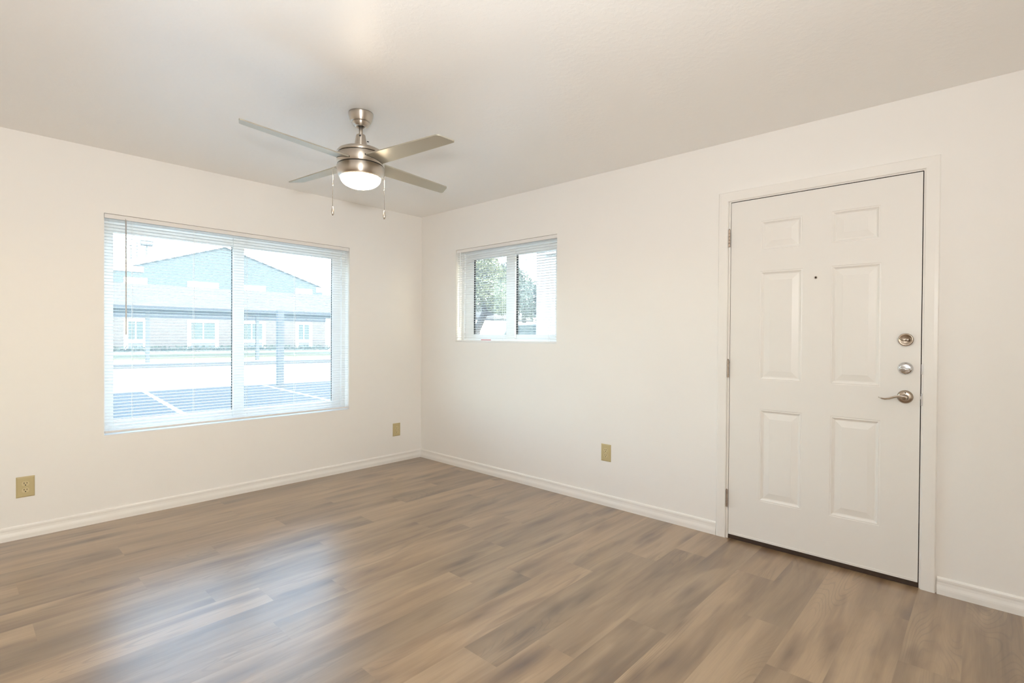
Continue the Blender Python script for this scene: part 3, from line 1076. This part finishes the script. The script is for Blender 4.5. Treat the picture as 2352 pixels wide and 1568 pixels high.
# ground: asphalt apron coloured dark as shade, lane pale as sunlit, kerb, lawn sloping up to the far building
def ground(name, polys, m):
    bm = bmesh.new()
    for poly in polys:
        prism(bm, [(e, n) for e, n in poly], lambda u, v, t: tuple(EN(u, v, t)), G - 0.12, G)
    return link(name, bm, m, kind='structure')


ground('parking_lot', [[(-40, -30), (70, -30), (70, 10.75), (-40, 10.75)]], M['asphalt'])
link('bounce_slab', nb(-16, 8, -26, YB - T - 0.01, G, G + 0.02), M['concrete'], kind='structure')  # unseen pale slab, added to bounce daylight in through the back window
ground('driveway', [[(-40, 10.75), (70, 10.75), (70, 21.0), (-40, 21.0)]], M['concrete'])  # pale from the shade's edge on, standing for sunlit paving
bm = bmesh.new()
prism(bm, [(21.0, G - 0.1), (21.0, G + 0.13), (21.05, G + 0.15), (21.3, G + 0.15), (21.3, G - 0.1)], lambda n, z, t: tuple(EN(t, n, z)), -40, 70)
link('kerb', bm, M['asphalt'], kind='structure')
bm = bmesh.new()
prism(bm, [(21.3, G - 0.2), (21.3, G + 0.10), (35.6, G + 0.26), (35.6, G - 0.2)], lambda n, z, t: tuple(EN(t, n, z)), -40, 70)
lawn = link('lawn', bm, M['grass'], kind='structure')
bm = bmesh.new()
prism(bm, [(35.6, G - 0.2), (35.6, G + 0.24), (120, G + 0.24), (120, G - 0.2)], lambda n, z, t: tuple(EN(t, n, z)), -60, 110)
link('far_ground', bm, M['concrete'], kind='structure')

for lab, p0, p1 in (('white painted parking line left of the post on the shade-dark asphalt', (-1.05, 10.55), (-1.05, 5.2)),
                    ('white painted parking line right of the post on the shade-dark asphalt', (1.65, 10.55), (1.65, 5.2))):
    bm = bmesh.new()
    prism(bm, [(p0[0]-0.05, p1[1]), (p0[0]+0.05, p1[1]), (p0[0]+0.05, p0[1]), (p0[0]-0.05, p0[1])], lambda u, v, t: tuple(EN(u, v, t)), G, G + 0.004)
    tag(link('parking_line', bm, M['paint']), lab, 'parking line', 'parking lines on the asphalt')

# this building's own upper storey: it shades the asphalt in front of the window
link('upper_storey', nb(-12, T + 0.001, -10, T + 0.001, H + 0.141, 6.05), M['brick2'], kind='structure')

# square post standing at the front of the lane
bm = bmesh.new()
box(bm, -0.078, 0.078, -0.078, 0.078, 0, 2.02, 0, 0.006)
box(bm, -0.14, 0.14, -0.14, 0.14, 0, 0.03, 0, 0.004)
box(bm, -0.086, 0.086, -0.086, 0.086, 2.02, 2.05, 0, 0.004)
po = link('street_post', bm, M['steel'], loc=tuple(EN(1.84, 9.86, G)))
po.rotation_euler = (0, 0, EA)
tag(po, 'thick grey square post standing at the edge of the asphalt', 'post')

# carport with a pitched shingle roof
cp = thing('carport', 'long carport with pale pitched roof on thin grey posts across the lane', 'carport', (0, 0, G), EA)
zf, zr = 2.42 - G, 3.63 - G
bm = bmesh.new()
prism(bm, [(22.75, zf), (22.75, zf + 0.10), (27.0, zr + 0.10), (31.2, zf + 0.10), (31.2, zf), (27.0, zr)], lambda n, z, t: (t, n, z), -9, 24)
link('roof', bm, M['roof'], cp)
bm = bmesh.new()
box(bm, -9, 24, 22.70, 22.80, zf - 0.10, zf + 0.05)
link('fascia', bm, M['belt'], cp)
for e in (-4.0, 0.60, 5.16, 9.72, 14.3, 18.9):
    bm = nb(e - 0.075, e + 0.075, 23.3, 23.45, 0, zf - 0.02)
    link('post', bm, M['steel'], cp)

# gabled apartment building
ab = thing('apartment_building', 'two-storey gabled building, blue siding above pale brick, white windows', 'building', (0, 0, G), EA)
Z = lambda z: z - G
EW0, EW1, NF = -0.6, 13.85, 36.0
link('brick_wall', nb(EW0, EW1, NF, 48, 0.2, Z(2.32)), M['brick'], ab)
link('belt_course', nb(EW0 - 0.02, EW1 + 0.02, NF - 0.05, 48.02, Z(2.32), Z(2.58)), M['belt'], ab)
bm = bmesh.new()
prism(bm, [(EW0, Z(2.58)), (EW1, Z(2.58)), (EW1, Z(5.07)), (6.62, Z(7.52)), (EW0, Z(5.07))], lambda e, z, n: (e, n, z), NF, 48)
link('siding', bm, M['siding'], ab)
bm = bmesh.new()
for s, e1 in ((-1, EW0 - 0.45), (1, EW1 + 0.45)):
    z1 = 7.52 - abs(e1 - 6.62)*0.339
    prism(bm, [(6.62, Z(7.53)), (6.62, Z(7.75)), (e1, Z(z1 + 0.23)), (e1, Z(z1 + 0.01))], lambda e, z, n: (e, n, z), NF - 0.12, 48.4)
rf = link('roof', bm, M['roof'], ab)
bm = bmesh.new()
for s, e1 in ((-1, EW0 - 0.47), (1, EW1 + 0.47)):
    z1 = 7.52 - abs(e1 - 6.62)*0.339
    prism(bm, [(6.62, Z(7.36)), (6.62, Z(7.77)), (e1, Z(z1 + 0.25)), (e1, Z(z1 - 0.16))], lambda e, z, n: (e, n, z), NF - 0.19, NF - 0.121)
link('rake_board', bm, M['white_ext'], ab)
link('eave_return', nb(EW0 - 0.4, 1.95, NF - 0.08, NF - 0.001, Z(5.20), Z(5.55)), M['white_ext'], ab)
link('eave_return', nb(13.1, EW1 + 0.4, NF - 0.08, NF - 0.001, Z(4.62), Z(5.0)), M['white_ext'], ab)
link('corner_board', nb(13.6, EW1 + 0.03, NF - 0.04, NF - 0.001, Z(2.58), Z(4.62)), M['white_ext'], ab)
bm = nb(2.30, 3.0, 40.0, 40.6, Z(7.55), Z(7.95))
tube(bm, [(2.65, 40.3, Z(6.0)), (2.65, 40.3, Z(7.55))], 0.06, 8)
tube(bm, [(1.7, 40.0, Z(5.6)), (1.7, 40.0, Z(7.5))], 0.05, 8)
tube(bm, [(2.05, 40.0, Z(5.7)), (2.05, 40.0, Z(7.7))], 0.05, 8)
link('roof_vent', bm, M['apron'], rf)
wins = [(0.93, 2.15), (4.37, 6.25), (7.45, 9.33), (11.50, 12.77)]
for a0, a1 in wins:
    bm = bmesh.new()
    fb = 0.22
    zt, zg, zb = Z(2.20), Z(0.87), Z(0.26)
    for q in ((a0, a0 + fb, zb, zt), (a1 - fb, a1, zb, zt), (a0 + fb, a1 - fb, zt - 0.16, zt), (a0 + fb, a1 - fb, zg - 0.20, zg)):
        box(bm, q[0], q[1], NF - 0.08, NF - 0.001, q[2], q[3])
    wf = link('window', bm, M['white_ext'], ab)
    link('pane', nb(a0 + fb, a1 - fb, NF - 0.03, NF - 0.001, zg, zt - 0.16), M['darkglass'], wf)
    mid = (a0 + a1)/2
    link('muntin', nb(mid - 0.03, mid + 0.03, NF - 0.06, NF - 0.031, zg, zt - 0.16), M['white_ext'], wf)
    link('apron', nb(a0 + fb, a1 - fb, NF - 0.04, NF - 0.001, zb, zg - 0.20), M['apron'], wf)
    # upper window
    bm = bmesh.new()
    zt, zb = Z(4.82), Z(2.60)
    for q in ((a0, a0 + fb, zb, zt), (a1 - fb, a1, zb, zt), (a0 + fb, a1 - fb, zt - 0.42, zt), (a0 + fb, a1 - fb, zb, zb + 0.35)):
        box(bm, q[0], q[1], NF - 0.08, NF - 0.001, q[2], q[3])
    wf = link('window', bm, M['white_ext'], ab)
    link('pane', nb(a0 + fb, a1 - fb, NF - 0.03, NF - 0.001, zb + 0.35, zt - 0.42), M['darkglass'], wf)
    link('muntin', nb(mid - 0.03, mid + 0.03, NF - 0.06, NF - 0.031, zb + 0.35, zt - 0.42), M['white_ext'], wf)


def leaf_cloud(bm, centre, rad, n, size, rn, shell=0.5):
    cx, cy, cz = centre
    for _ in range(n):
        while True:
            p = Vector((rn.uniform(-1, 1), rn.uniform(-1, 1), rn.uniform(-1, 1)))
            if shell < p.length < 1:
                break
        p = Vector((cx + p.x*rad[0], cy + p.y*rad[1], cz + p.z*rad[2]))
        d = Vector((rn.uniform(-1, 1), rn.uniform(-1, 1), rn.uniform(-0.6, 0.6))).normalized()
        u = d.orthogonal().normalized()
        v = d.cross(u)
        s = size*rn.uniform(0.6, 1.4)
        mid = bm.verts.new(p + d*s*0.12)
        a, b, c, e = (bm.verts.new(p + q) for q in (u*s, v*s*0.45, -u*s, -v*s*0.45))
        for tri in ((a, b, mid), (b, c, mid), (c, e, mid), (e, a, mid)):
            bm.faces.new(tri)


rn = random.Random(5)
bm = bmesh.new()
e = -0.8
while e < 14:
    leaf_cloud(bm, tuple(Vector((e, 35.3, 0.42))), (0.42, 0.35, 0.22), 60, 0.10, rn, 0.2)
    e += 0.55
hd = thing('hedge', 'low clipped green hedge along the foot of the brick building', 'hedge', (0, 0, G), EA)
link('foliage', bm, M['hedge'], hd)

# ---- seen through the small window: trees, a car, a pale wing of this building
def tree(label, base, trunk, r0, blobs, m, n, size, seed):
    t = thing('tree', label, 'tree', base)
    bm = bmesh.new()
    k = len(trunk)
    tube(bm, trunk, [r0*(1 - 0.55*i/(k-1)) for i in range(k)], 10)
    top = Vector(trunk[-1])
    for c, r in blobs:
        tube(bm, [trunk[-2], tuple((Vector(trunk[-2]) + Vector(c))/2 + Vector((0, 0, -0.15))), c], [r0*0.4, r0*0.25, r0*0.1], 6)
    link('trunk', bm, M['bark'], t)
    bm = bmesh.new()
    rr = random.Random(seed)
    for c, r in blobs:
        leaf_cloud(bm, c, r, n, size, rr, 0.3)
    link('foliage', bm, m, t)
    return t


tree('pale green tree with a leaning grey trunk beyond the small window', (9.0, 8.95, G),
     [(0, 0, 0), (0.02, -0.10, 0.9), (-0.02, -0.26, 1.6), (0, -0.62, 2.15), (0.1, -0.9, 2.6)], 0.19,
     [((0.1, -0.35, 2.75), (0.8, 0.75, 0.55)), ((0, -0.9, 3.1), (0.8, 0.8, 0.75)), ((0.2, -0.1, 3.35), (0.7, 0.7, 0.6)), ((0.2, -1.25, 2.45), (0.6, 0.5, 0.35)), ((-0.3, -0.8, 3.75), (0.6, 0.6, 0.4))],
     M['leaf1'], 1700, 0.050, 3)
k = 1.41
tree('dark bluish green tree, partly behind the leaning tree and the wall', (20.0, 16.2, G),
     [(0, 0, 0), (0.05, 0, 1.4), (0, 0.05, 2.6), (0, 0, 4.0)], 0.2,
     [(tuple(c), tuple(q*k for q in r)) for c, r in (((0, 0.7, 4.15), (0.9, 0.8, 1.0)), ((0, -0.56, 3.6), (0.9, 0.9, 0.8)), ((0.1, -1.41, 3.0), (0.8, 0.7, 0.6)), ((0, 1.3, 5.1), (0.7, 0.5, 0.6)), ((0.1, -1.85, 3.9), (0.8, 0.6, 0.4)))],
     M['leaf2'], 1700, 0.10, 4)

# wing of this building across the entry walk
wg = thing('building_wing', 'pale sunlit wall end filling the right edge of the small window', 'building', (4.0, 1.83, G))
bm = nb(0, 3.0, -14, 0, 0, 5.6)
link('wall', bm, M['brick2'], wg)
wf = link('window', nb(-0.03, -0.001, -1.35, -0.22, 2.85, 3.55), M['white_ext'], wg)
link('pane', nb(-0.036, -0.031, -1.27, -0.30, 2.92, 3.48), M['apron'], wf)

# parked car behind the wall end
car = thing('car', 'blue grey parked car half hidden behind the pale wall end', 'car', (15.2, 11.5, G), math.radians(92))
car.scale = (1.0, 1.0, 1.13)
bm = bmesh.new()
side = [(-2.2, 0.34), (2.15, 0.34), (2.2, 0.75), (2.1, 1.08), (1.25, 1.18), (0.65, 1.76), (-1.75, 1.80), (-2.1, 1.20), (-2.2, 1.12)]
A = [bm.verts.new((x, -0.88 + (0.10 if z > 1.3 else 0), z)) for x, z in side]
B = [bm.verts.new((x, 0.88 - (0.10 if z > 1.3 else 0), z)) for x, z in side]
bm.faces.new(A); bm.faces.new(B[::-1])
for i in range(len(side)):
    j = (i+1) % len(side)
    bm.faces.new((A[j], A[i], B[i], B[j]))
bmesh.ops.recalc_face_normals(bm, faces=bm.faces[:])
bmesh.ops.bevel(bm, geom=bm.edges[:], offset=0.04, segments=2, affect='EDGES')
link('body', bm, M['carpaint'], car, smooth=False)
for s in (-1, 1):
    bm = bmesh.new()
    prism(bm, [(1.05, 1.24), (0.58, 1.68), (-1.62, 1.72), (-1.85, 1.26)], lambda x, z, y: (x, y, z), s*0.80 if s > 0 else -0.885, s*0.885 if s > 0 else -0.80)
    link('side_window', bm, M['darkglass'], car)
for x in (-1.35, 1.35):
    for y in (-0.9, 0.72):
        bm = bmesh.new()
        prism(bm, [(0.32*math.cos(2*PI*i/20), 0.32*math.sin(2*PI*i/20)) for i in range(20)], lambda u, v, t: (x + u, t, 0.32 + v), y, y + 0.18)
        link('wheel', bm, M['tyre'], car)
